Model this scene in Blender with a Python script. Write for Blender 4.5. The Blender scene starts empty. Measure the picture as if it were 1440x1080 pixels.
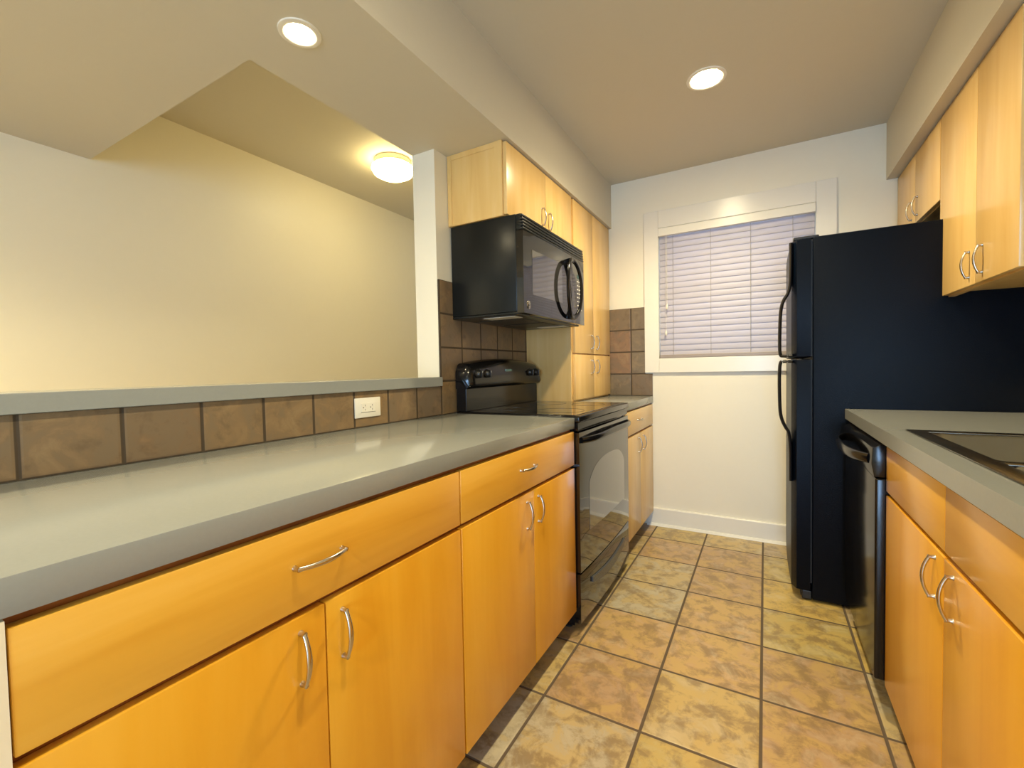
import bpy, bmesh, math, random
from mathutils import Vector, Matrix
random.seed(7)
S = bpy.context.scene
COL = S.collection
# ------------------------------------------------------------------ camera
F_PX = 624.93
CAM = (0.6837, 0.0, 1.1184)
YAW, PITCH, ROLL = 0.5179, -0.0323, -0.0193
cd = bpy.data.cameras.new('camera'); cam = bpy.data.objects.new('camera', cd); COL.objects.link(cam)
cd.sensor_fit = 'HORIZONTAL'; cd.sensor_width = 36.0; cd.lens = 36.0 * F_PX / 1440.0
cd.clip_start = 0.02
fw = Vector((-math.sin(YAW) * math.cos(PITCH), math.cos(YAW) * math.cos(PITCH), math.sin(PITCH)))
rt = Vector((math.cos(YAW), math.sin(YAW), 0)); up = rt.cross(fw)
r2 = rt * math.cos(ROLL) + up * math.sin(ROLL)
u2 = -rt * math.sin(ROLL) + up * math.cos(ROLL)
cam.matrix_world = Matrix(((r2.x, u2.x, -fw.x, CAM[0]), (r2.y, u2.y, -fw.y, CAM[1]), (r2.z, u2.z, -fw.z, CAM[2]), (0, 0, 0, 1)))
S.camera = cam
# ------------------------------------------------------------------ exposure, world
S.view_settings.view_transform = 'Standard'; S.view_settings.look = 'None'
S.view_settings.gamma = 1.0; S.view_settings.use_curve_mapping = False
S.view_settings.exposure = 0.38
W = bpy.data.worlds.new('daylight'); S.world = W; W.use_nodes = True
W.node_tree.nodes['Background'].inputs[0].default_value = (0.55, 0.72, 1.0, 1)
W.node_tree.nodes['Background'].inputs[1].default_value = 3.0
WARM = (1.0, 0.84, 0.52); WARM2 = (1.0, 0.79, 0.34)
CAN_W = 120.0
SPOT_W = 62.0     # beam of each recessed lamp      # emission of each recessed lamp lens
DOME_W = 19.0
# ------------------------------------------------------------------ room dimensions
XL, XR, YB, YW = -2.03, 1.632, -4.0, 3.207      # dining wall, right wall, wall behind the camera, window wall
ZC, ZD, ZS = 2.44, 2.46, 2.129                   # kitchen ceiling, dining ceiling, soffit underside
XB = -0.624                                      # kitchen face of the left wall
SL, SR = -0.2865, 1.2684                         # soffit faces
YP = 1.619                                       # end of the tall part of the left wall

def area(name, loc, rot, sx, sy, power, color):
    l = bpy.data.lights.new(name, 'AREA'); l.shape = 'RECTANGLE'; l.size = sx; l.size_y = sy; l.energy = power; l.color = color
    o = bpy.data.objects.new(name, l); COL.objects.link(o); o.location = loc; o.rotation_euler = rot
    return o
# daylight coming in through the glazing of the window behind the camera
area('daylight_from_rear_window', (1.0, YB - 0.12, 1.0), (math.radians(90), 0, 0), 0.9, 1.8, 80, (0.36, 0.62, 1.0))

# ------------------------------------------------------------------ materials
def srgb(r, g, b):
    f = lambda c: (c / 255 / 12.92) if c / 255 <= 0.04045 else ((c / 255 + 0.055) / 1.055) ** 2.4
    return (f(r), f(g), f(b), 1)
class Nt:
    def __init__(s, name):
        s.m = bpy.data.materials.new(name); s.m.use_nodes = True; s.t = s.m.node_tree; s.b = s.t.nodes['Principled BSDF']
    def n(s, typ, **k):
        x = s.t.nodes.new(typ)
        for a, v in k.items():
            if a.startswith('i_'):
                key = a[2:]; key = int(key) if key.isdigit() else key.replace('_', ' ')
                x.inputs[key].default_value = v
            else: setattr(x, a, v)
        return x
    def l(s, a, b): s.t.links.new(a, b)
    def math(s, op, a, b=None, c=None):
        x = s.n('ShaderNodeMath', operation=op)
        for i, v in enumerate((a, b, c)):
            if v is None: continue
            if isinstance(v, (int, float)): x.inputs[i].default_value = v
            else: s.l(v, x.inputs[i])
        return x.outputs[0]
    def ramp(s, fac, stops, interp='LINEAR'):
        r = s.n('ShaderNodeValToRGB'); r.color_ramp.interpolation = interp
        while len(r.color_ramp.elements) < len(stops): r.color_ramp.elements.new(0.5)
        for e, (p, c) in zip(r.color_ramp.elements, stops): e.position = p; e.color = c
        s.l(fac, r.inputs[0]); return r.outputs[0]
    def mix(s, fac, a, b, mode='MIX'):
        x = s.n('ShaderNodeMix', data_type='RGBA', blend_type=mode)
        for sock, v in ((x.inputs[0], fac), (x.inputs[6], a), (x.inputs[7], b)):
            if isinstance(v, (int, float, tuple)): sock.default_value = v
            else: s.l(v, sock)
        return x.outputs[2]
    def bump(s, h, strength=0.2, dist=0.01):
        x = s.n('ShaderNodeBump'); x.inputs['Strength'].default_value = strength; x.inputs['Distance'].default_value = dist
        s.l(h, x.inputs['Height']); s.l(x.outputs[0], s.b.inputs['Normal'])
def simple(name, col, rough=0.5, metal=0.0, spec=0.5, coat=0.0, noise=0.0, nscale=30, bump=0.0, bscale=60, emit=None, es=1.0):
    t = Nt(name); b = t.b
    b.inputs['Roughness'].default_value = rough; b.inputs['Metallic'].default_value = metal
    b.inputs['Specular IOR Level'].default_value = spec; b.inputs['Coat Weight'].default_value = coat
    b.inputs['Coat Roughness'].default_value = 0.08
    tc = t.n('ShaderNodeTexCoord')
    no = t.n('ShaderNodeTexNoise', i_Scale=nscale, i_Detail=4.0); t.l(tc.outputs['Object'], no.inputs['Vector'])
    k = 1 - noise
    t.l(t.mix(no.outputs[0], (col[0] * k, col[1] * k, col[2] * k, 1), (min(1, col[0] * (1 + noise)), min(1, col[1] * (1 + noise)), min(1, col[2] * (1 + noise)), 1)), b.inputs['Base Color'])
    if bump:
        n2 = t.n('ShaderNodeTexNoise', i_Scale=bscale, i_Detail=3.0); t.l(tc.outputs['Object'], n2.inputs['Vector']); t.bump(n2.outputs[0], bump, 0.004)
    if emit: b.inputs['Emission Color'].default_value = emit; b.inputs['Emission Strength'].default_value = es
    return t.m
def wood(name, c1, c2, c3, axis='z', rough=0.33):
    t = Nt(name)
    tc = t.n('ShaderNodeTexCoord'); mp = t.n('ShaderNodeMapping'); t.l(tc.outputs['Object'], mp.inputs[0])
    mp.inputs['Scale'].default_value = {'z': (9, 9, 0.9), 'y': (9, 0.9, 9)}[axis]
    n1 = t.n('ShaderNodeTexNoise', i_Scale=1.6, i_Detail=5.0, i_Roughness=0.55, i_Distortion=0.6); t.l(mp.outputs[0], n1.inputs['Vector'])
    n2 = t.n('ShaderNodeTexNoise', i_Scale=0.55, i_Detail=2.0); t.l(mp.outputs[0], n2.inputs['Vector'])
    n3 = t.n('ShaderNodeTexNoise', i_Scale=14.0, i_Detail=3.0); t.l(mp.outputs[0], n3.inputs['Vector'])
    c = t.ramp(n1.outputs[0], [(0.3, c2), (0.5, c1), (0.72, c3)])
    c = t.mix(t.math('MULTIPLY', n3.outputs[0], 0.25), c, c2)
    c = t.mix(t.math('MULTIPLY', n2.outputs[0], 0.35), c, c3)
    sw = t.n('ShaderNodeTexNoise', i_Scale=3.2, i_Detail=3.0, i_Distortion=1.5); t.l(tc.outputs['Object'], sw.inputs['Vector'])
    kn = t.ramp(sw.outputs[0], [(0.68, (0, 0, 0, 1)), (0.8, (1, 1, 1, 1))])
    c = t.mix(t.math('MULTIPLY', kn, 0.35), c, c2)
    t.l(c, t.b.inputs['Base Color']); t.b.inputs['Roughness'].default_value = rough
    t.b.inputs['Coat Weight'].default_value = 0.35; t.b.inputs['Coat Roughness'].default_value = 0.18
    return t.m
def tile(name, ua, va, su, sv, ou, ov, grout, palette, gcol, mott, rough, scale=7.0, k=0.55):
    """square tiles laid on a world grid; ua/va are the two axes they lie along"""
    t = Nt(name); g = t.n('ShaderNodeNewGeometry'); sp = t.n('ShaderNodeSeparateXYZ'); t.l(g.outputs['Position'], sp.inputs[0])
    def cell(ax, s_, o_):
        q = t.math('DIVIDE', t.math('SUBTRACT', sp.outputs[ax], o_), s_)
        fl = t.math('FLOOR', q); fr = t.math('SUBTRACT', q, fl)
        d = t.math('MULTIPLY', t.math('MINIMUM', fr, t.math('SUBTRACT', 1.0, fr)), s_)
        return fl, d
    fu, du = cell(ua, su, ou); fv, dv = cell(va, sv, ov)
    d = t.math('MINIMUM', du, dv)
    cb = t.n('ShaderNodeCombineXYZ'); t.l(fu, cb.inputs[0]); t.l(fv, cb.inputs[1])
    wn = t.n('ShaderNodeTexWhiteNoise', noise_dimensions='3D'); t.l(cb.outputs[0], wn.inputs['Vector'])
    base = t.ramp(wn.outputs['Value'], [(i / len(palette), c) for i, c in enumerate(palette)], 'CONSTANT')
    # every tile gets its own piece of the mottling
    off = t.n('ShaderNodeVectorMath', operation='SCALE'); t.l(wn.outputs['Color'], off.inputs[0]); off.inputs['Scale'].default_value = 13.0
    ad = t.n('ShaderNodeVectorMath', operation='ADD'); t.l(g.outputs['Position'], ad.inputs[0]); t.l(off.outputs[0], ad.inputs[1])
    n1 = t.n('ShaderNodeTexNoise', i_Scale=scale, i_Detail=7.0, i_Roughness=0.62, i_Distortion=0.7); t.l(ad.outputs[0], n1.inputs['Vector'])
    n2 = t.n('ShaderNodeTexNoise', i_Scale=scale * 1.7, i_Detail=7.0, i_Roughness=0.68, i_Distortion=0.35); t.l(ad.outputs[0], n2.inputs['Vector'])
    dark, light, tint = mott
    c = t.mix(t.math('MULTIPLY', t.ramp(n1.outputs[0], [(0.44, (1, 1, 1, 1)), (0.56, (0, 0, 0, 1))]), 0.55), base, tint)
    c = t.mix(t.math('MULTIPLY', t.ramp(n2.outputs[0], [(0.36 if k < .6 else .40, (1, 1, 1, 1)), (0.47 if k < .6 else .54, (0, 0, 0, 1))]), k * .8), c, dark)
    c = t.mix(t.math('MULTIPLY', t.ramp(n1.outputs[0], [(0.52, (0, 0, 0, 1)), (0.7, (1, 1, 1, 1))]), 0.5), c, light)
    gm = t.ramp(t.math('DIVIDE', d, grout), [(0.42, (1, 1, 1, 1)), (0.6, (0, 0, 0, 1))])
    c = t.mix(gm, c, gcol)
    t.l(c, t.b.inputs['Base Color'])
    rr = t.n('ShaderNodeMapRange'); t.l(gm, rr.inputs[0]); rr.inputs[3].default_value = rough; rr.inputs[4].default_value = 0.85; t.l(rr.outputs[0], t.b.inputs['Roughness'])
    h = t.math('ADD', t.math('MULTIPLY', t.math('MINIMUM', t.math('DIVIDE', d, grout), 1.0), 1.0), t.math('MULTIPLY', n1.outputs[0], 0.5))
    t.bump(h, 0.5, 0.003)
    return t.m
M = {}
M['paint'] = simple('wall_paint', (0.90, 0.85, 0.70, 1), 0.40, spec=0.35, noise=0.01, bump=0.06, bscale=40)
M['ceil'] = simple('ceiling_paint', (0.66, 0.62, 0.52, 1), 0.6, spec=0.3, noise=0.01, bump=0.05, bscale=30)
M['trim'] = simple('gloss_trim_paint', (0.88, 0.85, 0.76, 1), 0.25, spec=0.5, noise=0.01)
M['honey'] = wood('warm_lit_maple_vertical', srgb(231, 169, 44), srgb(222, 156, 32), srgb(236, 178, 58))  # same maple as the pale set; warm light is mixed into its colour
M['honeyh'] = wood('warm_lit_maple_horizontal', srgb(233, 176, 62), srgb(220, 158, 44), srgb(240, 188, 82), 'y')
M['maple'] = wood('pale_lit_maple_vertical', srgb(236, 196, 122), srgb(226, 180, 104), srgb(243, 208, 142))  # the same wood again, with its paler lighting put into the colour
M['mapleh'] = wood('pale_lit_maple_horizontal', srgb(236, 196, 122), srgb(226, 180, 104), srgb(243, 208, 142), 'y')
M['carcass'] = wood('shade_brown_wood', srgb(150, 84, 34), srgb(120, 62, 24), srgb(160, 96, 44))  # dark reddish tone includes the shade seen in gaps between doors
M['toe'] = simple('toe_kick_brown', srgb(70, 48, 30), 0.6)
M['counter'] = simple('grey_laminate', srgb(146, 149, 146), 0.17, spec=0.5, noise=0.04, nscale=160)
M['black'] = simple('black_enamel', (0.005, 0.005, 0.006, 1), 0.16, spec=0.4)
M['blackglass'] = simple('black_glass', (0.004, 0.004, 0.005, 1), 0.04, spec=0.8, coat=0.3)
M['doorglass'] = simple('oven_window_glass', (0.035, 0.034, 0.034, 1), 0.05, spec=1.0, coat=1.0)
M['pull'] = simple('dark_grey_pull', (0.06, 0.065, 0.075, 1), 0.25)
M['blacksat'] = simple('black_textured_steel', (0.001, 0.003, 0.008, 1), 0.34, spec=0.12, bump=0.25, bscale=260)  # blue in the base colour stands for reflected daylight
M['blackpl'] = simple('black_plastic', (0.012, 0.012, 0.013, 1), 0.32)
M['mwblack'] = simple('charcoal_microwave_shell', (0.008, 0.010, 0.011, 1), 0.3, spec=0.3)
M['gasket'] = simple('grey_gasket', (0.02, 0.02, 0.02, 1), 0.6)
M['nickel'] = simple('brushed_nickel', (0.56, 0.52, 0.46, 1), 0.26, metal=1.0, noise=0.03)
M['steel'] = simple('stainless_steel', (0.17, 0.16, 0.135, 1), 0.27, metal=1.0, noise=0.05, nscale=50)
M['white'] = simple('white_plastic', (0.86, 0.84, 0.76, 1), 0.3)
M['whitemark'] = simple('white_marking', (0.7, 0.7, 0.7, 1), 0.5)
M['rail'] = simple('shadow_taupe_rail', srgb(160, 148, 140), 0.4)  # taupe paints in the shadowed strip below the slats
M['cord'] = simple('grey_cord', (0.42, 0.40, 0.38, 1), 0.8)
M['slot'] = simple('dark_slot', (0.03, 0.025, 0.02, 1), 0.6)
M['lens'] = simple('frosted_lamp_lens', (0.75, 0.72, 0.62, 1), 0.35)
M['display'] = simple('clock_display', (0.01, 0.05, 0.04, 1), 0.1, emit=(0.1, 0.6, 0.45, 1), es=0.05)
M['burner'] = simple('burner_marking', (0.03, 0.03, 0.032, 1), 0.12)
M['filter'] = simple('grease_filter_mesh', (0.10, 0.09, 0.08, 1), 0.5, metal=0.6, noise=0.3, nscale=200)
M['brasscan'] = simple('lamp_can_reflector', (0.8, 0.78, 0.74, 1), 0.3, metal=0.7)
def emis(name, col, s):
    t = Nt(name); t.b.inputs['Base Color'].default_value = (0.8, 0.8, 0.8, 1)
    t.b.inputs['Emission Color'].default_value = (*col, 1); t.b.inputs['Emission Strength'].default_value = s; return t.m
M['can'] = emis('lit_recessed_lamp', WARM, CAN_W)
M['dome'] = emis('lit_glass_dome', WARM2, DOME_W)
def slatmat():
    t = Nt('white_blind_slats'); b = t.b; b.inputs['Base Color'].default_value = (0.60, 0.565, 0.60, 1); b.inputs['Roughness'].default_value = 0.45
    tr = t.n('ShaderNodeBsdfTranslucent'); tr.inputs[0].default_value = (0.8, 0.8, 0.9, 1)
    mx = t.n('ShaderNodeMixShader'); mx.inputs[0].default_value = 0.25
    t.l(b.outputs[0], mx.inputs[1]); t.l(tr.outputs[0], mx.inputs[2]); t.l(mx.outputs[0], t.t.nodes['Material Output'].inputs[0]); return t.m
M['slat'] = slatmat()
def glassmat():
    t = Nt('window_glass'); t.b.inputs['Base Color'].default_value = (1, 1, 1, 1); t.b.inputs['Roughness'].default_value = 0.0
    t.b.inputs['Transmission Weight'].default_value = 1.0; t.b.inputs['IOR'].default_value = 1.05; return t.m
M['glass'] = glassmat()
M['floor'] = tile('slate_look_floor_tile', 0, 1, 0.3236, 0.3236, 0.0245, 1.6623, 0.0095,
    [srgb(196, 174, 124), srgb(182, 150, 116), srgb(186, 176, 152), srgb(206, 178, 104), srgb(196, 162, 118), srgb(182, 164, 134), srgb(190, 170, 108)],
    srgb(98, 84, 68), (srgb(132, 110, 80), srgb(214, 200, 164), srgb(204, 174, 100)), 0.28, 9.0, .85)
PAL = [srgb(132, 110, 82), srgb(122, 108, 88), srgb(142, 116, 74), srgb(120, 100, 76), srgb(140, 108, 80)]
MOT = (srgb(98, 80, 60), srgb(160, 138, 104), srgb(120, 106, 86))
M['bsL'] = tile('brown_backsplash_tile', 1, 2, 0.168, 0.157, 1.622, 0.914, 0.0085, [srgb(134, 110, 80), srgb(128, 106, 80), srgb(138, 112, 78), srgb(126, 102, 76)], srgb(72, 60, 46), MOT, 0.4, 11.0)
M['bsW'] = tile('brown_backsplash_tile_window_wall', 0, 2, 0.168, 0.157, -0.15, 0.914, 0.0085, PAL, srgb(72, 60, 46), MOT, 0.4, 11.0)

# ------------------------------------------------------------------ mesh helpers (world coordinates)
class MB:
    def __init__(s): s.bm = bmesh.new()
    def box(s, x0, x1, y0, y1, z0, z1, bev=0.0, seg=2):
        r = bmesh.ops.create_cube(s.bm, size=1.0); vs = r['verts']
        for v in vs:
            v.co = Vector(((x0 + x1) / 2 + v.co.x * (x1 - x0), (y0 + y1) / 2 + v.co.y * (y1 - y0), (z0 + z1) / 2 + v.co.z * (z1 - z0)))
        if bev:
            es = {e for v in vs for e in v.link_edges}
            bmesh.ops.bevel(s.bm, geom=list(es), offset=bev, segments=seg, profile=0.5, affect='EDGES')
        return s
    def prism(s, pts, axis, a, b, bev=0.0):
        """polygon in the plane normal to axis, extruded a..b"""
        def mk(p, q):
            return {'x': (q, p[0], p[1]), 'y': (p[0], q, p[1]), 'z': (p[0], p[1], q)}[axis]
        va = [s.bm.verts.new(mk(p, a)) for p in pts]; vb = [s.bm.verts.new(mk(p, b)) for p in pts]
        n = len(pts); fs = [s.bm.faces.new(va), s.bm.faces.new(vb[::-1])]
        for i in range(n): fs.append(s.bm.faces.new((va[i], vb[i], vb[(i + 1) % n], va[(i + 1) % n])))
        bmesh.ops.recalc_face_normals(s.bm, faces=fs)
        if bev:
            es = [e for e in set(va[0].link_faces[0].edges) | {e for v in va + vb for e in v.link_edges} if (e.verts[0] in va) == (e.verts[1] in va)]
            bmesh.ops.bevel(s.bm, geom=es, offset=bev, segments=2, profile=0.5, affect='EDGES')
        return s
    def tube(s, pts, rad, seg=12, closed=False, squash=None):
        """sweep a circle (or an ellipse) along pts; rad is a number or list of (a,b)"""
        pts = [Vector(p) for p in pts]; n = len(pts); rings = []; prev = None
        for i, p in enumerate(pts):
            if closed: d = (pts[(i + 1) % n] - pts[i - 1]).normalized()
            else: d = (pts[min(i + 1, n - 1)] - pts[max(i - 1, 0)]).normalized()
            ref = squash if squash is not None else (Vector((0, 0, 1)) if abs(d.z) < 0.9 else Vector((1, 0, 0)))
            a = (Vector(ref) - d * d.dot(Vector(ref))).normalized(); b = d.cross(a)
            ra, rb = rad[i] if isinstance(rad, list) else (rad, rad)
            rings.append([s.bm.verts.new(p + a * math.cos(t * 2 * math.pi / seg) * ra + b * math.sin(t * 2 * math.pi / seg) * rb) for t in range(seg)])
        fs = []
        for i in range(n if closed else n - 1):
            A, B = rings[i], rings[(i + 1) % n]
            for k in range(seg): fs.append(s.bm.faces.new((A[k], A[(k + 1) % seg], B[(k + 1) % seg], B[k])))
        if not closed: fs.append(s.bm.faces.new(rings[0][::-1])); fs.append(s.bm.faces.new(rings[-1]))
        bmesh.ops.recalc_face_normals(s.bm, faces=fs)
        return s
    def lathe(s, prof, center, axis='z', seg=40, cap=True):
        """prof: list of (r, h) along the axis"""
        c = Vector(center); rings = []
        for r, h in prof:
            ring = []
            for k in range(seg):
                a = k * 2 * math.pi / seg; u, w = r * math.cos(a), r * math.sin(a)
                ring.append(s.bm.verts.new(c + Vector({'z': (u, w, h), 'x': (h, u, w), 'y': (u, h, w)}[axis])))
            rings.append(ring)
        fs = []
        for A, B in zip(rings, rings[1:]):
            for k in range(seg): fs.append(s.bm.faces.new((A[k], A[(k + 1) % seg], B[(k + 1) % seg], B[k])))
        if cap: fs.append(s.bm.faces.new(rings[0])); fs.append(s.bm.faces.new(rings[-1]))
        bmesh.ops.recalc_face_normals(s.bm, faces=fs)
        return s
    def build(s, name, mat, parent=None, smooth=None):
        me = bpy.data.meshes.new(name); root = parent
        off = Vector((0, 0, 0))
        while root is not None: off += root.location; root = root.parent
        if parent is None:      # origin of a free-standing mesh at the middle of its base
            xs = [v.co for v in s.bm.verts]
            off = Vector(((min(v.x for v in xs) + max(v.x for v in xs)) / 2, (min(v.y for v in xs) + max(v.y for v in xs)) / 2, min(v.z for v in xs)))
        for v in s.bm.verts: v.co -= off
        s.bm.to_mesh(me); s.bm.free()
        me.materials.append(mat)
        if smooth:
            for p in me.polygons: p.use_smooth = True
            me.set_sharp_from_angle(angle=math.radians(smooth))
        o = bpy.data.objects.new(name, me); COL.objects.link(o)
        if parent is None: o.location = off
        else: o.parent = parent
        return o
def tag(o, label, cat, group=None):
    o['label'] = label; o['category'] = cat
    if group: o['group'] = group
    return o
def thing(name, loc, label, cat, group=None):
    o = bpy.data.objects.new(name, None); COL.objects.link(o); o.location = loc; o.empty_display_size = 0.1
    return tag(o, label, cat, group)
def struct(name, mb, mat, smooth=None):
    o = mb.build(name, mat, None, smooth); o['kind'] = 'structure'; return o
B = lambda *a, **k: MB().box(*a, **k)

# ------------------------------------------------------------------ room shell
struct('floor', B(XL - 0.1, XR + 0.1, YB - 0.1, YW + 0.1, -0.06, 0.0), M['floor'])
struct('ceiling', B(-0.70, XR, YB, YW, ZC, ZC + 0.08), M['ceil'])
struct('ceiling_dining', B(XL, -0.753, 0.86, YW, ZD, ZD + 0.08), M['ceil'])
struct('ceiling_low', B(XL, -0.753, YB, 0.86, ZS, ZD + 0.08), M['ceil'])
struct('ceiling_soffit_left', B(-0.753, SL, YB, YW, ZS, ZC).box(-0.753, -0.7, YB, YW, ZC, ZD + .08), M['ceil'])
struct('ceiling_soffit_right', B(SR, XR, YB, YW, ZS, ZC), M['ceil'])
struct('wall_left', MB().box(-0.753, XB, YP, YW, 0, ZS), M['paint'])
struct('wall_half', MB().box(-0.753, XB, YB, YP, 0, 1.048), M['paint'])
struct('wall_dining', B(XL - 0.1, XL, YB, YW, 0, ZD + .08), M['paint'])
struct('wall_right', B(XR, XR + 0.1, YB, YW, 0, ZC + .08), M['paint'])
# window wall with its opening
wx0, wx1, wz0, wz1 = 0.045, 0.945, 1.176, 2.07
ww = MB()
ww.box(XL - .1, wx0, YW, YW + .12, 0, ZD + .08).box(wx1, XR + .1, YW, YW + .12, 0, ZD + .08)
ww.box(wx0, wx1, YW, YW + .12, 0, wz0).box(wx0, wx1, YW, YW + .12, wz1, ZD + .08)
struct('wall_window', ww, M['paint'])
# rear wall with a tall window behind the camera
rb = MB(); ry0, ry1 = YB - 0.1, YB; rx0, rx1, rz0, rz1 = 0.5, 1.5, 0.06, 1.95
rb.box(XL - .1, rx0, ry0, ry1, 0, ZD + .08).box(rx1, XR + .1, ry0, ry1, 0, ZD + .08)
rb.box(rx0, rx1, ry0, ry1, 0, rz0).box(rx0, rx1, ry0, ry1, rz1, ZD + .08)
struct('wall_rear', rb, M['paint'])
def ring_frame(mb, ax, x0, x1, z0, z1, y0, y1, w, bev=0.002):
    mb.box(x0, x0 + w, y0, y1, z0, z1, bev); mb.box(x1 - w, x1, y0, y1, z0, z1, bev)
    mb.box(x0 + w, x1 - w, y0, y1, z0, z0 + w, bev); mb.box(x0 + w, x1 - w, y0, y1, z1 - w, z1, bev)
    return mb
w2 = struct('window_2', ring_frame(MB(), 'y', rx0, rx1, rz0, rz1, ry0 + .02, ry1 - .02, 0.05), M['trim'])
# window_1 : sash, panes, casing
w1 = bpy.data.objects.new('window_1', None); COL.objects.link(w1); w1.location = (0.495, YW, wz0); w1['kind'] = 'structure'
ring_frame(MB(), 'y', wx0, wx1, wz0, wz1, YW + .05, YW + .09, 0.05).box(wx0 + .05, wx1 - .05, YW + .055, YW + .085, 1.60, 1.64, 0.002).build('sash', M['trim'], w1)
MB().box(wx0 + .05, wx1 - .05, YW + .068, YW + .072, wz0 + .05, 1.60).build('pane', M['glass'], w1)
MB().box(wx0 + .05, wx1 - .05, YW + .068, YW + .072, 1.64, wz1 - .05).build('pane', M['glass'], w1)
cs = MB()
cs.box(-0.052, wx0, YW - .018, YW - .0005, 1.078, ZS + .06, 0.002).box(wx1, 1.045, YW - .018, YW - .0005, 1.078, ZS + .06, 0.002)
cs.box(wx0 + .0005, wx1 - .0005, YW - .018, YW - .0005, 1.078, wz0, 0.002).box(wx0 + .0005, wx1 - .0005, YW - .018, YW - .0005, wz1, ZS + .06, 0.002)
cs.build('casing', M['trim'], w1)
# baseboard
struct('baseboard_window', MB().prism([(YW - .016, 0.003), (YW - .0005, 0.003), (YW - .0005, .125), (YW - .012, .125), (YW - .016, .118)], 'x', -0.045, 0.86), M['trim'])
struct('trim_1', MB().prism([(YW - .032, 0.001), (YW - .017, .001), (YW - .017, .018), (YW - .024, .016)], 'x', -0.045, 0.86), M['trim'])
# cream panel closing the run of cupboards at its near end
struct('wall_end', B(XB, -0.001, -0.10, 0.1305, 0, 0.868, 0.0), M['paint'])

# ------------------------------------------------------------------ window blind
bl = thing('window_blind', (0.495, YW, 1.18), 'white horizontal slat blind, fully lowered and closed, over the window beside the refrigerator', 'blind')
MB().prism([(YW - .030, 2.012), (YW + .004, 2.012), (YW + .004, 2.066), (YW - .025, 2.066), (YW - .030, 2.060)], 'x', 0.0475, 0.9425).build('valance', M['trim'], bl)
sl = MB(); n = 21; zt, zb = 1.990, 1.215
for i in range(n):
    z = zt - (zt - zb) * i / (n - 1); a = math.radians(79); w = .0245; yc = YW + .008
    ca, sa = math.cos(a) * w, math.sin(a) * w
    pts = []
    for s_, th in ((1, 1), (-1, 1)):
        pass
    arc = [(yc - ca * k, z - sa * k + 0) for k in (-1, -.5, 0, .5, 1)]
    nx, nz = -math.sin(a), math.cos(a)
    top = [(p[0] + nx * (.0015 + .003 * (1 - k * k)), p[1] + nz * (.0015 + .003 * (1 - k * k))) for p, k in zip(arc, (-1, -.5, 0, .5, 1))]
    bot = [(p[0] + nx * (-.0015 + .003 * (1 - k * k)), p[1] + nz * (-.0015 + .003 * (1 - k * k))) for p, k in zip(arc, (-1, -.5, 0, .5, 1))]
    sl.prism(top + bot[::-1], 'x', 0.050, 0.940)
sl.build('slats', M['slat'], bl)
B(0.050, 0.940, YW - .012, YW + .026, 1.1785, 1.200, 0.003).build('bottom_rail', M['rail'], bl)
cords = MB()
for x in (0.14, 0.375, 0.605, 0.83): cords.tube([(x, YW - .009, 2.01), (x, YW - .009, 1.19)], 0.0014, 6)
cords.build('ladder_cords', M['cord'], bl)
for x, z in ((0.102, 1.535), (0.094, 1.355)):
    MB().tube([(x, YW - .022, 2.011), (x, YW - .022, z + .01)], 0.0014, 6).lathe([(.002, .012), (.006, .004), (.007, -.018), (.003, -.024)], (x, YW - .022, z), 'z', 12).build('pull_cord', M['white'], bl, 40)

# ------------------------------------------------------------------ backsplash tiles, worktops, ledge
tag(MB().box(XB + .0005, -.616, 0.0, YP, .9145, 1.0475).box(XB + .0005, -.616, YP + .001, 2.476, .9145, 1.54).build('tile_backsplash', M['bsL']),
    'brown square tile backsplash running along the left wall behind range and outlet', 'backsplash')
tag(MB().box(-.60, -.053, YW - .009, YW - .0005, 1.0715, 1.54).box(-.60, -.003, YW - .009, YW - .0005, .9145, 1.071).build('tile_backsplash', M['bsW']),
    'small brown tile backsplash in the far corner between tall cabinet and window', 'backsplash')
def worktop(label, x0, x1, y0, y1, hole=None):
    mb = MB()
    if hole is None: mb.box(x0, x1, y0, y1, .871, .914, .0012)
    else:
        a, b, c, d = hole
        xs, ys = (x0, a, b, x1), (y0, c, d, y1)
        V = {(i, j, k): mb.bm.verts.new((xs[i], ys[j], z)) for i in range(4) for j in range(4) for k, z in enumerate((.871, .914))}
        f = lambda *q: mb.bm.faces.new([V[p] for p in q])
        for i in range(3):
            for j in range(3):
                if (i, j) == (1, 1): continue
                for k in (0, 1): f((i, j, k), (i + 1, j, k), (i + 1, j + 1, k), (i, j + 1, k))
        for i in range(3):
            for j in (0, 3):
                f((i, j, 0), (i + 1, j, 0), (i + 1, j, 1), (i, j, 1)); f((j, i, 0), (j, i + 1, 0), (j, i + 1, 1), (j, i, 1))
        for j in (1, 2):
            f((1, j, 0), (2, j, 0), (2, j, 1), (1, j, 1)); f((j, 1, 0), (j, 2, 0), (j, 2, 1), (j, 1, 1))
        bmesh.ops.recalc_face_normals(mb.bm, faces=mb.bm.faces[:])
    return tag(mb.build('countertop', M['counter'], None, 40), label, 'countertop')
worktop('long grey laminate countertop on the left, in front of the pass-through ledge', -.6155, 0.0, -0.10, 1.716)
worktop('short grey countertop piece in the far left corner beyond the range', -.6155, 0.0, 2.479, YW - .010)
worktop('grey laminate countertop on the right with the sink set into it', .995, XR - .002, 0.1, 2.462, (1.075, 1.50, .915, 1.70))
tag(B(-.80, -.6035, -0.2, YP - .001, 1.049, 1.091, .0015).build('pass_through_ledge', M['counter']), 'grey ledge capping the low wall of the pass-through opening', 'ledge')

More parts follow.
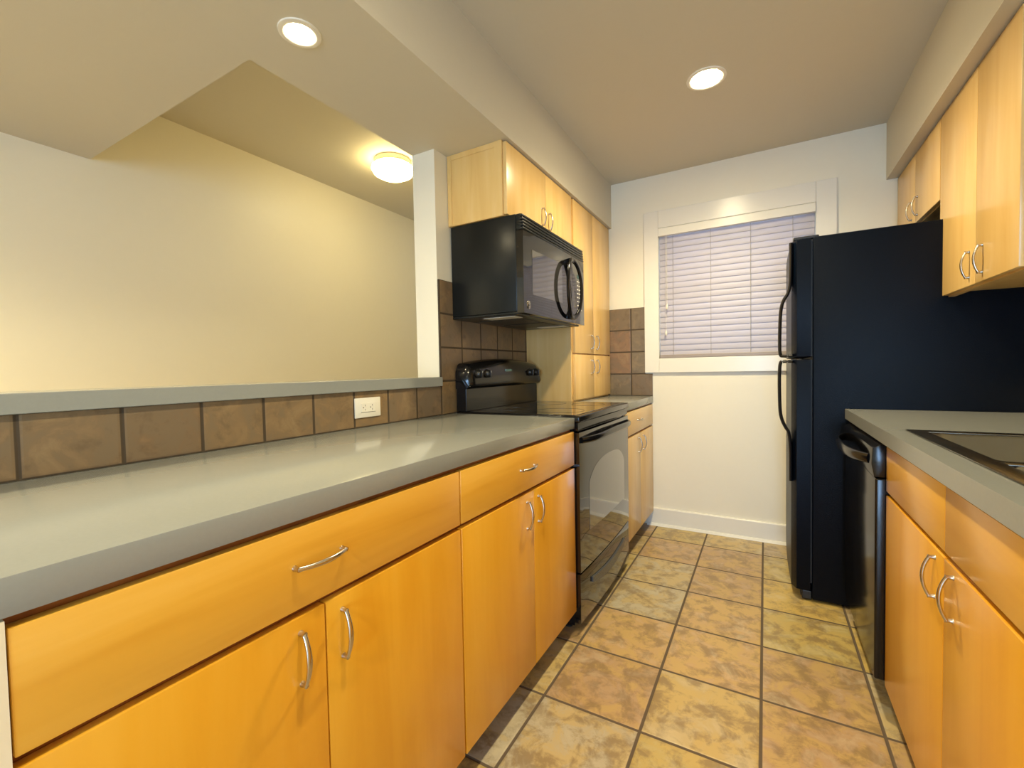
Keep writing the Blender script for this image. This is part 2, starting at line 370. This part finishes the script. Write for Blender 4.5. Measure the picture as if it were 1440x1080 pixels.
# ------------------------------------------------------------------ cabinets
def bow_handle(parent, x, y, z, out=1, axis='z', L=.088, h=.012):
    """arched brushed metal pull; x is the face it is screwed to, out the side it sticks out to"""
    pts, rad = [], []
    N = 18
    for i in range(N + 1):
        t = -1 + 2 * i / N
        o = h * (1 - abs(t) ** 2.0) + .010
        s = t * L / 2 * (1.0 if abs(t) < .99 else 1.0)
        p = (x + out * o, y, z + s) if axis == 'z' else (x + out * o, y + s, z)
        pts.append(p); wv = .0054 - .0016 * abs(t) + .001 * math.exp(-((abs(t) - 1) / .1) ** 2)
        rad.append((.0036, wv) if True else 0)
    mb = MB(); mb.tube(pts, rad, 12, squash=(out, 0, 0))
    for s in (-1, 1):
        c = (x, y, z + s * L / 2) if axis == 'z' else (x, y + s * L / 2, z)
        mb.lathe([(.0052, 0), (.0046, out * .002), (.0040, out * .008), (.0046, out * .0125)], c, 'x', 14)
    return mb.build('handle', M['nickel'], parent, 50)
def front(parent, kind, x0, x1, y0, y1, z0, z1, mat): return B(min(x0, x1), max(x0, x1), y0, y1, z0, z1, .0018).build(kind, mat, parent, 30)
G = .0028
def base_cabinet(label, side, y0, y1, drawers, doors, wood_v, wood_h, handles, drawer_handles=True, group=None, open_top=False):
    """side -1: left run facing +x, side 1: right run facing -x"""
    if side < 0: xf, xb, xo = -0.002, -0.6235, 1
    else: xf, xb, xo = 1.010, XR - .001, -1
    inner = xf - xo * .019
    t = thing('base_cabinet', ((xf + xb) / 2, (y0 + y1) / 2, 0), label, 'cabinet', group)
    c = MB(); bx0, bx1 = min(inner, xb), max(inner, xb)
    if open_top:      # a sink hangs inside: panels only
        c.box(bx0, bx1, y0, y0 + .018, .10, .8705).box(bx0, bx1, y1 - .018, y1, .10, .8705).box(bx0, bx1, y0 + .0185, y1 - .0185, .10, .118)
        c.box(bx0, bx0 + .016, y0 + .0185, y1 - .0185, .1185, .8705).box(bx1 - .016, bx1, y0 + .0185, y1 - .0185, .1185, .8705)
    else: c.box(bx0, bx1, y0, y1, .10, .8705)
    c.build('body', M['carcass'], t)
    tk = inner - xo * .055
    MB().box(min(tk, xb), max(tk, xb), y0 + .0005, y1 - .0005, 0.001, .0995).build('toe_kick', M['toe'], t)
    a = inner + xo * .0006
    for (d0, d1) in drawers:
        f = front(t, 'drawer', a, xf, d0 + G / 2, d1 - G / 2, .719, .858, wood_h)
        if drawer_handles: bow_handle(f, xf, (d0 + d1) / 2 - (0.022 if side < 0 else 0), .792, xo, 'y', .096)
    for (d0, d1), hy in zip(doors, handles):
        f = front(t, 'door', a, xf, d0 + G / 2, d1 - G / 2, .103, .706, wood_v)
        bow_handle(f, xf, hy, .634 if side < 0 else .642, xo)
    return t
base_cabinet('maple base cabinet at the near left, the closest to the viewer', -1, .131, .921, [(.131, .92)], [(.131, .512), (.512, .92)], M['honey'], M['honeyh'], [.462, .548])
base_cabinet('maple base cabinet on the left directly before the range', -1, .922, 1.716, [(.924, 1.714)], [(.924, 1.337), (1.337, 1.714)], M['honey'], M['honeyh'], [1.289, 1.372])
base_cabinet('narrow maple base cabinet beyond the range in the far left corner', -1, 2.480, 3.196, [(2.482, 3.19)], [(2.482, 2.838), (2.838, 3.19)], M['maple'], M['mapleh'], [2.785, 2.90])
base_cabinet('maple sink cabinet on the right next to the dishwasher', 1, .735, 1.762, [(.737, 1.243), (1.243, 1.760)], [(.737, 1.246), (1.246, 1.760)], M['honey'], M['honeyh'], [1.19, 1.30], drawer_handles=False, open_top=True)
base_cabinet('maple base cabinet on the right at the near end of the countertop', 1, .12, .734, [(.122, .732)], [(.122, .427), (.427, .732)], M['honey'], M['honeyh'], [.38, .475])

def upper(label, side, y0, y1, z0, z1, doors, hy, hz, wood_v, name='wall_cabinet', rails=None, hl=.085):
    if side < 0: xf, xb, xo = -.302, XB + .001, 1
    else: xf, xb, xo = 1.316, XR - .001, -1
    inner = xf - xo * .019
    t = thing(name, ((xf + xb) / 2, (y0 + y1) / 2, z0), label, 'cabinet')
    bx0, bx1 = min(inner, xb), max(inner, xb)
    # carcass: sides, recessed bottom, top, back
    c = MB().box(bx0, bx1, y0, y0 + .016, z0, z1, .001).box(bx0, bx1, y1 - .016, y1, z0, z1, .001)
    c.box(bx0, bx1, y0 + .0165, y1 - .0165, z0 + .018, z0 + .034).box(bx0, bx1, y0 + .0165, y1 - .0165, z1 - .016, z1)
    c.box(inner if side > 0 else inner - .018, inner + .018 if side > 0 else inner, y0 + .0165, y1 - .0165, z0, z1 - .0165)
    c.build('body', M['maple'], t)
    # face-frame strips on the near end panel
    a = inner + xo * .0006
    for (d0, d1, e0, e1), h, zz in zip(doors, hy, hz):
        f = front(t, 'door', a, xf, d0 + G / 2, d1 - G / 2, e0, e1, wood_v)
        bow_handle(f, xf, h, zz, xo, L=hl)
    return t
cab = upper('maple wall cabinet above the microwave', -1, 1.712, 2.476, 1.800, ZS - .001, [(1.716, 2.118, 1.806, 2.122), (2.118, 2.474, 1.806, 2.122)], [2.075, 2.155], [1.893, 1.888], M['maple'])
st = MB().box(-.3225, -.358, 1.7085, 1.7115, 1.80, ZS - .001, .0008)
st.box(-.62, -.598, 1.7085, 1.7115, 1.80, ZS - .001, .0008).box(-.5975, -.3585, 1.7085, 1.7115, 2.104, ZS - .001, .0008)
st.build('side_trim', M['maple'], cab)
upper('tall maple cabinet standing on the far left countertop, four doors', -1, 2.479, 3.196, .9155, ZS - .001,
      [(2.500, 2.838, 1.211, 2.122), (2.838, 3.19, 1.211, 2.122), (2.500, 2.838, .928, 1.203), (2.838, 3.19, .928, 1.203)],
      [2.785, 2.888, 2.785, 2.888], [1.288, 1.288, 1.128, 1.128], M['maple'], 'tall_cabinet')
ur = upper('maple wall cabinet at the upper right edge, with two tall doors', 1, 1.835, 2.512, 1.380, ZS - .001, [(1.838, 2.142, 1.386, 2.122), (2.142, 2.510, 1.386, 2.122)], [2.030, 2.095] if False else [2.085, 2.195], [1.46, 1.46], M['maple'], hl=.090)
B(1.335, XR - .001, 1.8315, 1.8345, 1.380, ZS - .001, .0008).build('shaded_end_panel', M['carcass'], ur)  # brown colour stands for the cabinet end lying in shade
upper('short maple wall cabinet above the refrigerator', 1, 2.514, 3.200, 1.785, ZS - .001, [(2.516, 2.872, 1.79, 2.122), (2.872, 3.195, 1.79, 2.122)], [2.825, 2.92], [1.862, 1.862], M['maple'])

# ------------------------------------------------------------------ range
RY0, RY1 = 1.7185, 2.4765
rg = thing('kitchen_range', (-.29, 2.0975, 0), 'black freestanding electric range with glass cooktop between the left cabinets', 'stove')
MB().box(-.606, -.012, RY0, RY1, .035, .892, .002).build('body', M['black'], rg)
for x in (-.55, -.06):
    for y in (RY0 + .05, RY1 - .05): MB().lathe([(.016, .001), (.016, .008), (.010, .012), (.010, .034)], (x, y, 0), 'z', 14).build('foot', M['blackpl'], rg)
B(-.606, .022, RY0, RY1, .893, .921, .007, 3).build('cooktop_frame', M['black'], rg, 40)
ct = B(-.535, -.004, RY0 + .014, RY1 - .014, .9205, .9235, .001).build('cooktop_glass', M['blackglass'], rg)
for bx, by, br in ((-.15, 1.91, .115), (-.15, 2.29, .09), (-.40, 1.91, .09), (-.40, 2.29, .115)):
    MB().lathe([(br, .0001), (br, .0006), (br - .004, .0006), (br - .004, .0001)], (bx, by, .9235), 'z', 48, cap=False).build('burner_ring', M['burner'], ct, 40)
# slightly crowned oven door
def crowned(name, z0, z1, x_back, x_edge, crown, mat, parent, y0=RY0 + .004, y1=RY1 - .004, n=16):
    pts = [(x_back, y0)]
    for i in range(n + 1):
        t = -1 + 2 * i / n; pts.append((x_edge + crown * (1 - t * t), y0 + (y1 - y0) * i / n))
    pts.append((x_back, y1))
    return MB().prism(pts, 'z', z0, z1, .003).build(name, mat, parent, 40)
crowned('front_panel', .858, .8925, -.0115, .012, .008, M['black'], rg)
od = crowned('oven_door', .262, .852, -.0115, .016, .009, M['blackglass'], rg)
# door window: straight bottom, arched top corners, lies on the crowned door
wp = []
wy0, wy1, wzb, wzt = 1.825, 2.37, .415, .675
def door_x(y): t = -1 + 2 * (y - RY0) / (RY1 - RY0); return .016 + .009 * (1 - t * t)
N = 24; cols = []
wm = MB(); prev = None
for i in range(N + 1):
    y = wy0 + (wy1 - wy0) * i / N; t = -1 + 2 * i / N
    zt_ = wzt + .035 * (1 - abs(t) ** 2.0) - .05 * abs(t) ** 5
    zb_ = wzb + .0 * abs(t)
    x = door_x(y) + .0008
    a = wm.bm.verts.new((x, y, zb_)); b = wm.bm.verts.new((x, y, zt_)); a2 = wm.bm.verts.new((x - .0012, y, zb_)); b2 = wm.bm.verts.new((x - .0012, y, zt_))
    if prev:
        pa, pb, pa2, pb2 = prev
        wm.bm.faces.new((pa, a, b, pb)); wm.bm.faces.new((pb, b, b2, pb2)); wm.bm.faces.new((pa2, a2, a, pa)); wm.bm.faces.new((pb2, b2, a2, pa2))
    else: wm.bm.faces.new((a, b, b2, a2))
    prev = (a, b, a2, b2)
wm.bm.faces.new((prev[0], prev[2], prev[3], prev[1]))
bmesh.ops.recalc_face_normals(wm.bm, faces=wm.bm.faces[:])
wm.build('oven_window', M['doorglass'], od, 30)
# arched door handle
hp, hr = [], []
for i in range(25):
    t = -1 + 2 * i / 24
    y = 2.0975 + t * .355; x = .060 - .040 * abs(t) ** 5 + .004 * (1 - t * t); z = .818 + .006 * (1 - t * t)
    hp.append((x, y, z)); hr.append((.009, .017 - .004 * abs(t)))
MB().tube(hp, hr, 14, squash=(1, 0, 0)).build('handle', M['black'], od, 50)
dw_ = crowned('storage_drawer', .045, .256, -.0115, .014, .009, M['blackglass'], rg)
# crescent pull on the drawer
cp = []
for i in range(21):
    t = -1 + 2 * i / 20; cp.append((2.0975 + t * .255, .178 - .038 * (1 - t * t)))
for i in range(21):
    t = 1 - 2 * i / 20; cp.append((2.0975 + t * .255, .200 - .018 * (1 - t * t)))
cm = MB(); vv = []
for (y, z) in cp: vv.append((cm.bm.verts.new((door_x(y) - .003, y, z)), cm.bm.verts.new((door_x(y) + .006, y, z))))
nn = len(vv)
for i in range(nn): cm.bm.faces.new((vv[i][0], vv[i][1], vv[(i + 1) % nn][1], vv[(i + 1) % nn][0]))
for i in range(20):
    j = nn - 1 - i
    cm.bm.faces.new((vv[i][1], vv[i + 1][1], vv[j - 1][1], vv[j][1])); cm.bm.faces.new((vv[i][0], vv[j][0], vv[j - 1][0], vv[i + 1][0]))
bmesh.ops.remove_doubles(cm.bm, verts=cm.bm.verts[:], dist=1e-6); bmesh.ops.recalc_face_normals(cm.bm, faces=cm.bm.faces[:])
cm.build('pull', M['pull'], dw_, 40)
# backguard: riser plus bulging control panel with an arched top
def sweep_y(ys, prof_fn, name, mat, parent, sm=40):
    mb = MB(); rings = []
    for y in ys: rings.append([mb.bm.verts.new((p[0], y, p[1])) for p in prof_fn(y)])
    k = len(rings[0])
    for A, Bq in zip(rings, rings[1:]):
        for i in range(k): mb.bm.faces.new((A[i], A[(i + 1) % k], Bq[(i + 1) % k], Bq[i]))
    mb.bm.faces.new(rings[0]); mb.bm.faces.new(rings[-1][::-1])
    bmesh.ops.recalc_face_normals(mb.bm, faces=mb.bm.faces[:])
    return mb.build(name, mat, parent, sm)
B(-.606, -.548, RY0 + .004, RY1 - .004, .9215, 1.034, .003).build('backguard_riser', M['black'], rg)
yc0 = (RY0 + RY1) / 2; hw = (RY1 - RY0) / 2
def bg_prof(y):
    t = (y - yc0) / hw; zt_ = 1.178 - .030 * abs(t) ** 2.2 - .035 * max(0, (abs(t) - .93) / .07) ** 2
    e = .012 * max(0, (abs(t) - .93) / .07) ** 2
    return [(-.606, 1.030), (-.545 , 1.030), (-.522 - e, 1.036), (-.514 - e, 1.052), (-.530 - e, zt_ - .030), (-.546 - e, zt_ - .008), (-.566, zt_), (-.606, zt_)]
ys = [yc0 + hw * math.copysign(abs(k / 20) ** .8, k) for k in range(-20, 21)]
bg = sweep_y(ys, bg_prof, 'backguard', M['black'], rg, 50)
def knob(y, z):
    # the control panel leans back a little: put the dial on its face
    x = -.519 - (z - 1.052) * .16
    k = MB().lathe([(.024, 0), (.024, .004), (.020, .007), (.018, .020), (.015, .023), (.002, .0235)], (x, y, z), 'x', 24)
    k.box(x + .021, x + .029, y - .0045, y + .0045, z - .017, z + .017, .0015)
    k = k.build('knob', M['blackpl'], bg, 40)
    B(x + .0285, x + .0296, y - .0012, y + .0012, z + .005, z + .015).build('knob_mark', M['whitemark'], k)
for y in (1.790, 1.868, 2.330, 2.405): knob(y, 1.100)
B(-.5275, -.5235, 2.05, 2.125, 1.096, 1.122, .001).build('clock', M['display'], bg)
for i in range(5):
    B(-.5225, -.5200, 1.99 + i * .045, 2.015 + i * .045, 1.064, 1.074, .0008).build('button', M['blackpl'], bg)

# ------------------------------------------------------------------ microwave
MZ0, MZ1 = 1.362, 1.7985; MY0, MY1 = 1.719, 2.462; MF = -.228
mw = thing('microwave_oven', (-.42, 2.09, MZ0), 'black over-the-range microwave mounted beneath the wall cabinet', 'microwave')
MB().box(-.6155, -.262, MY0, MY1, MZ0 + .012, MZ1, .004).build('shell', M['mwblack'], mw, 40)
# front : crowned grille band, door and control panel
def mwf(name, z0, z1, y0, y1, mat, xa=0.0, parent=None):
    pts = [(-.2615, y0)]
    for i in range(9):
        y = y0 + (y1 - y0) * i / 8; t = (y - 2.09) / .372; pts.append((MF + xa + .006 * (1 - t * t), y))
    pts.append((-.2615, y1))
    return MB().prism(pts, 'z', z0, z1, .0018).build(name, mat, parent or mw, 40)
gr = MB()
for i in range(5):
    z = 1.728 + i * .0142
    gr.box(-.2615, MF + .002 - .0012 * i, MY0 + .002, MY1 - .002, z, z + .0105, .002)
gr.box(-.2615, MF - .012, MY0 + .004, MY1 - .004, 1.7285, 1.797)
gr.build('vent_grille', M['mwblack'], mw, 40)
md = mwf('door', 1.366, 1.7255, MY0 + .001, 2.268, M['blackglass'])
def mwx(y): return MF + .006 * (1 - ((y - 2.09) / .372) ** 2)
wmb = MB().prism([(mwx(1.80) - .001, 1.80), (mwx(1.80) + .0008, 1.80), (mwx(1.95) + .0008, 1.95), (mwx(2.13) + .0008, 2.13), (mwx(2.13) - .001, 2.13), (mwx(1.95) - .001, 1.95)], 'z', 1.455, 1.655)
wmb.build('door_window', M['doorglass'], md)
cpn = mwf('control_panel', 1.366, 1.7255, 2.270, MY1 - .001, M['blackglass'])
# oval grab handle
rp, rr_ = [], []
for i in range(48):
    a = i * 2 * math.pi / 48
    y = 2.225 + .098 * math.cos(a); z = 1.540 + .150 * math.sin(a)
    lf = .020 + .016 * abs(math.cos(a))
    rp.append((mwx(y) + lf, y, z)); rr_.append((.0085, .013 + .003 * abs(math.cos(a))))
hm = MB().tube(rp, rr_, 12, closed=True, squash=(1, 0, 0))
for s in (-1, 1): hm.box(mwx(2.225) - .001, mwx(2.225) + .024, 2.205, 2.245, 1.540 + s * .150 - .010, 1.540 + s * .150 + .010, .003)
hm.build('handle', M['black'], md, 50)
# keypad
for r in range(9):
    for c in range(3):
        if r == 0 and c: continue
        y0 = 2.345 + c * .028; z = 1.62 - r * .022
        (B(mwx(y0 + .01) - .0006, mwx(y0 + .01) + .0010, y0, y0 + (.018 if r else .075), z, z + (.006 if r else .018))).build('key', M['whitemark'] if r else M['display'], cpn)
# round emblem with its monogram
em = MB().lathe([(.0175, -.001), (.0175, .002), (.0155, .003), (.001, .003)], (mwx(1.762), 1.762, 1.404), 'x', 28).build('emblem', M['nickel'], md, 40)
ringm = MB(); ringm.tube([(mwx(1.762) + .0031, 1.762 + .0130 * math.cos(a * math.pi / 12), 1.404 + .0130 * math.sin(a * math.pi / 12)) for a in range(24)], .0005, 6, closed=True)
def text_mesh(mb, body, size, origin, right, upv, nrm, depth=.0004):
    cu = bpy.data.curves.new('txt', 'FONT'); cu.body = body; cu.size = size; cu.extrude = depth; cu.align_x = 'CENTER'; cu.align_y = 'CENTER'
    tmp = bpy.data.objects.new('txt', cu); COL.objects.link(tmp); bpy.context.view_layer.update()
    me = bpy.data.meshes.new_from_object(tmp.evaluated_get(bpy.context.evaluated_depsgraph_get()))
    m4 = Matrix((Vector(right), Vector(upv), Vector(nrm))).transposed().to_4x4(); m4.translation = Vector(origin)
    me.transform(m4); mb.bm.from_mesh(me); bpy.data.objects.remove(tmp); bpy.data.curves.remove(cu); bpy.data.meshes.remove(me)
text_mesh(ringm, 'GE', .014, (mwx(1.762) + .0032, 1.762, 1.404), (0, 1, 0), (0, 0, 1), (1, 0, 0))
ringm.build('monogram', M['slot'], em)
# underside : base plate, lamp lenses, filters
ub = B(-.6155, -.2615, MY0, MY1, MZ0, MZ0 + .0115, .003).build('underside', M['mwblack'], mw)
for y in (1.765, 2.33): B(-.47, -.30, y, y + .075, MZ0 - .003, MZ0 - .0003, .001).build('lamp_lens', M['lens'], ub)
for y in (1.87, 2.10): B(-.56, -.32, y, y + .20, MZ0 - .003, MZ0 - .0003, .001).build('filter', M['filter'], ub)

# ------------------------------------------------------------------ refrigerator
FY0, FY1 = 2.470, 3.165
fr = thing('refrigerator', (1.2, 2.82, 0), 'tall black top-freezer refrigerator standing beside the window wall', 'refrigerator')
MB().box(.875, 1.620, FY0, FY1, .012, 1.700, .006, 3).build('body', M['blacksat'], fr, 40)
MB().box(.868, .8745, FY0 + .012, FY1 - .012, .085, 1.138).box(.868, .8745, FY0 + .012, FY1 - .012, 1.153, 1.690).build('gasket', M['gasket'], fr)
def fdoor(name, z0, z1):
    # plan outline with generously rounded front edges and a slight bow
    pts = [(.8675, FY0), (.8675, FY1)]
    n = 18
    for i in range(n + 1):
        t = 1 - 2 * i / n; y = (FY0 + FY1) / 2 + t * (FY1 - FY0) / 2
        x = .789 + .006 * t * t + .018 * max(0, (abs(t) - .88) / .12) ** 2
        pts.append((x, y))
    return MB().prism(pts, 'z', z0, z1, .005).build(name, M['blacksat'], fr, 45)
fd1 = fdoor('freezer_door', 1.150, 1.697)
fd2 = fdoor('fresh_food_door', .050, 1.141)
def fhandle(parent, zs, xs, name='handle'):
    pts = [(x, FY0 + .032, z) for x, z in zip(xs, zs)]
    # resample smoothly
    P = []
    for i in range(len(pts) - 1):
        a = Vector(pts[max(i - 1, 0)]); b = Vector(pts[i]); c = Vector(pts[i + 1]); d = Vector(pts[min(i + 2, len(pts) - 1)])
        for k in range(6):
            t = k / 6; P.append(0.5 * ((2 * b) + (c - a) * t + (2 * a - 5 * b + 4 * c - d) * t * t + (3 * b - a - 3 * c + d) * t ** 3))
    P.append(Vector(pts[-1]))
    return MB().tube(P, [(.0075, .015)] * len(P), 12, squash=(0, 1, 0) if False else (1, 0, 0)).build(name, M['blackpl'], parent, 50)
fhandle(fd1, [1.690, 1.60, 1.50, 1.455, 1.425, 1.39, 1.33, 1.22, 1.166, 1.158, 1.158], [.790, .790, .787, .778, .762, .752, .747, .745, .748, .762, .796])
fhandle(fd2, [1.132, 1.132, 1.124, 1.06, .95, .885, .845, .815, .785, .70, .560], [.796, .762, .748, .744, .745, .748, .757, .770, .783, .789, .790])
MB().box(.80, .90, FY0 + .02, FY0 + .075, 1.6975, 1.712, .004).build('hinge_cover', M['blackpl'], fr)
gl = MB().box(.835, .8745, FY0 + .01, FY1 - .01, .006, .047, .004)
for i in range(4): gl.box(.831, .836, FY0 + .03, FY1 - .03, .012 + i * .009, .016 + i * .009)
gl.build('base_grille', M['blackpl'], fr)
for x, y in ((.93, FY0 + .06), (.93, FY1 - .06), (1.55, FY0 + .06), (1.55, FY1 - .06)): MB().lathe([(.018, .001), (.018, .006), (.010, .008), (.010, .0115)], (x, y, 0), 'z', 14).build('foot', M['blackpl'], fr)

# ------------------------------------------------------------------ dishwasher
DY0, DY1 = 1.765, 2.365
dw = thing('dishwasher', (1.3, 2.065, 0), 'black dishwasher under the right countertop, between sink cabinet and refrigerator', 'dishwasher')
MB().box(1.040, 1.60, DY0 + .002, DY1, .10, .866).build('tub', M['blackpl'], dw)
MB().box(1.075, 1.10, DY0 + .002, DY1, .004, .0995).build('toe_panel', M['blackpl'], dw)
dd = B(.985, 1.0395, DY0 + .003, DY1 - .002, .110, .755, .006, 3).build('door', M['black'], dw, 40)
cpnl = MB().prism([(.982, .759), (1.0395, .759), (1.0395, .862), (.998, .862), (.978, .850), (.975, .80)], 'y', DY0 + .003, DY1 - .002, .002).build('control_panel', M['black'], dw, 40)
hp, hr = [], []
for i in range(25):
    t = -1 + 2 * i / 24; y = (DY0 + DY1) / 2 + t * .255
    hp.append((.934 + .042 * abs(t) ** 3.0, y, .806 + .004 * t * t)); hr.append((.008, .022 - .006 * abs(t)))
MB().tube(hp, hr, 14, squash=(1, 0, 0)).build('handle', M['black'], cpnl, 50)
tag(MB().box(1.030, 1.048, DY1 + .002, 2.458, .10, .8705, .001).build('filler_panel', M['carcass']), 'narrow brown filler strip between the dishwasher and the refrigerator', 'panel')

# ------------------------------------------------------------------ sink
sk = thing('kitchen_sink', (1.287, 1.36, .914), 'stainless steel double bowl sink set into the right countertop', 'sink')
rim = MB(); ox0, ox1, oy0, oy1 = 1.047, 1.53, .888, 1.725
ix0, ix1 = 1.088, 1.455
rim.box(ox0, ix0, oy0, oy1, .9143, .9185, .0018).box(ix1, ox1, oy0, oy1, .9143, .9185, .0018)
rim.box(ix0, ix1, oy0, .930, .9143, .9185, .0018).box(ix0, ix1, 1.683, oy1, .9143, .9185, .0018).box(ix0, ix1, 1.205, 1.240, .9143, .9185, .0018)
rim.build('rim', M['steel'], sk, 40)
def bowl(y0, y1):
    mb = MB()
    def rr(x0, x1, ya, yb, r, z, n=6):
        out = []
        for cx, cy, a0 in ((x1 - r, yb - r, 0), (x0 + r, yb - r, 90), (x0 + r, ya + r, 180), (x1 - r, ya + r, 270)):
            for k in range(n + 1):
                a = math.radians(a0 + 90 * k / n); out.append(mb.bm.verts.new((cx + r * math.cos(a), cy + r * math.sin(a), z)))
        return out
    L = [rr(ix0 - .002, ix1 + .002, y0 - .002, y1 + .002, .045, .9165), rr(ix0 + .004, ix1 - .004, y0 + .004, y1 - .004, .048, .908), rr(ix0 + .012, ix1 - .012, y0 + .012, y1 - .012, .055, .780), rr(ix0 + .035, ix1 - .035, y0 + .035, y1 - .035, .055, .755)]
    for A, Bq in zip(L, L[1:]):
        k = len(A)
        for i in range(k): mb.bm.faces.new((A[i], A[(i + 1) % k], Bq[(i + 1) % k], Bq[i]))
    mb.bm.faces.new(L[-1]); bmesh.ops.recalc_face_normals(mb.bm, faces=mb.bm.faces[:])
    o = mb.build('bowl', M['steel'], sk, 60)
    MB().lathe([(.042, .0005), (.042, .003), (.034, .0015), (.004, .0012)], ((ix0 + ix1) / 2, (y0 + y1) / 2, .755), 'z', 28).build('drain', M['nickel'], o, 40)
bowl(.930, 1.205); bowl(1.240, 1.683)

# ------------------------------------------------------------------ outlet
ou = thing('wall_outlet', (-.6155, 1.178, .952), 'white duplex outlet mounted sideways on the tile backsplash', 'outlet')
B(-.6158, -.6105, 1.117, 1.240, .951, 1.024, .002).build('cover_plate', M['white'], ou, 40)
rc = B(-.6104, -.6085, 1.145, 1.212, .971, 1.004, .0008).build('receptacle', M['white'], ou)
so = MB()
for yy in (1.158, 1.192):
    so.box(-.6087, -.6081, yy + .004, yy + .0055, .9925, .999).box(-.6087, -.6081, yy + .004, yy + .0055, .977, .983)
    so.lathe([(.0022, 0), (.0022, .0005)], (-.6086, yy - .004, .988), 'x', 10)
so.box(-.6106, -.6100, 1.143, 1.214, .9695, .9708).build('slots', M['slot'], rc)

# ------------------------------------------------------------------ lamps
def recessed(label, x, y, z, power=SPOT_W, R=.058, group='recessed ceiling lamps'):
    t = thing('recessed_light', (x, y, z), label, 'ceiling light', group)
    MB().lathe([(R + .020, -.0003), (R + .019, -.004), (R + .008, -.006), (R, -.004), (R - .002, -.0005)], (x, y, z), 'z', 48, cap=False).build('trim_ring', M['trim'], t, 60)
    MB().lathe([(R - .0015, -.0008), (R - .0035, -.003), (R * .5, -.005), (.001, -.006)], (x, y, z), 'z', 40).build('lamp_lens', M['can'], t, 60)
    l = bpy.data.lights.new('lamp_beam', 'SPOT'); l.energy = power; l.color = WARM; l.shadow_soft_size = .045; l.spot_size = math.radians(155); l.spot_blend = .9
    lo = bpy.data.objects.new('lamp_beam', l); COL.objects.link(lo); lo.parent = t; lo.location = (0, 0, -.055)
    return t
recessed('lit round recessed light in the left soffit above the pass-through', -.515, .873, ZS, 8, .040)
recessed('lit round recessed light in the kitchen ceiling between the cabinets', .450, 2.27, ZC, 74, .066)
recessed('lit round recessed light in the kitchen ceiling near the viewer', .45, .60, ZC, 34)
recessed('added unseen recessed light in the kitchen ceiling behind the viewer', .45, -1.6, ZC, 60)  # unseen lamp, added as fill for the window wall and room
recessed('added unseen recessed light in the low ceiling of the dining side', -1.15, -.5, ZS, 90)  # added out of view to brighten the dining wall
dl = thing('ceiling_lamp', (-1.37, 2.13, ZD), 'lit round flush-mount glass lamp on the dining area ceiling', 'ceiling light')
MB().lathe([(.112, -.0005), (.116, -.008), (.116, -.035), (.108, -.040)], (-1.37, 2.13, ZD), 'z', 48).build('base_ring', M['nickel'], dl, 50)
MB().lathe([(.104, -.0405), (.128, -.046), (.132, -.060), (.118, -.085), (.080, -.105), (.035, -.114), (.002, -.116)], (-1.37, 2.13, ZD), 'z', 48).build('glass_dome', M['dome'], dl, 60)
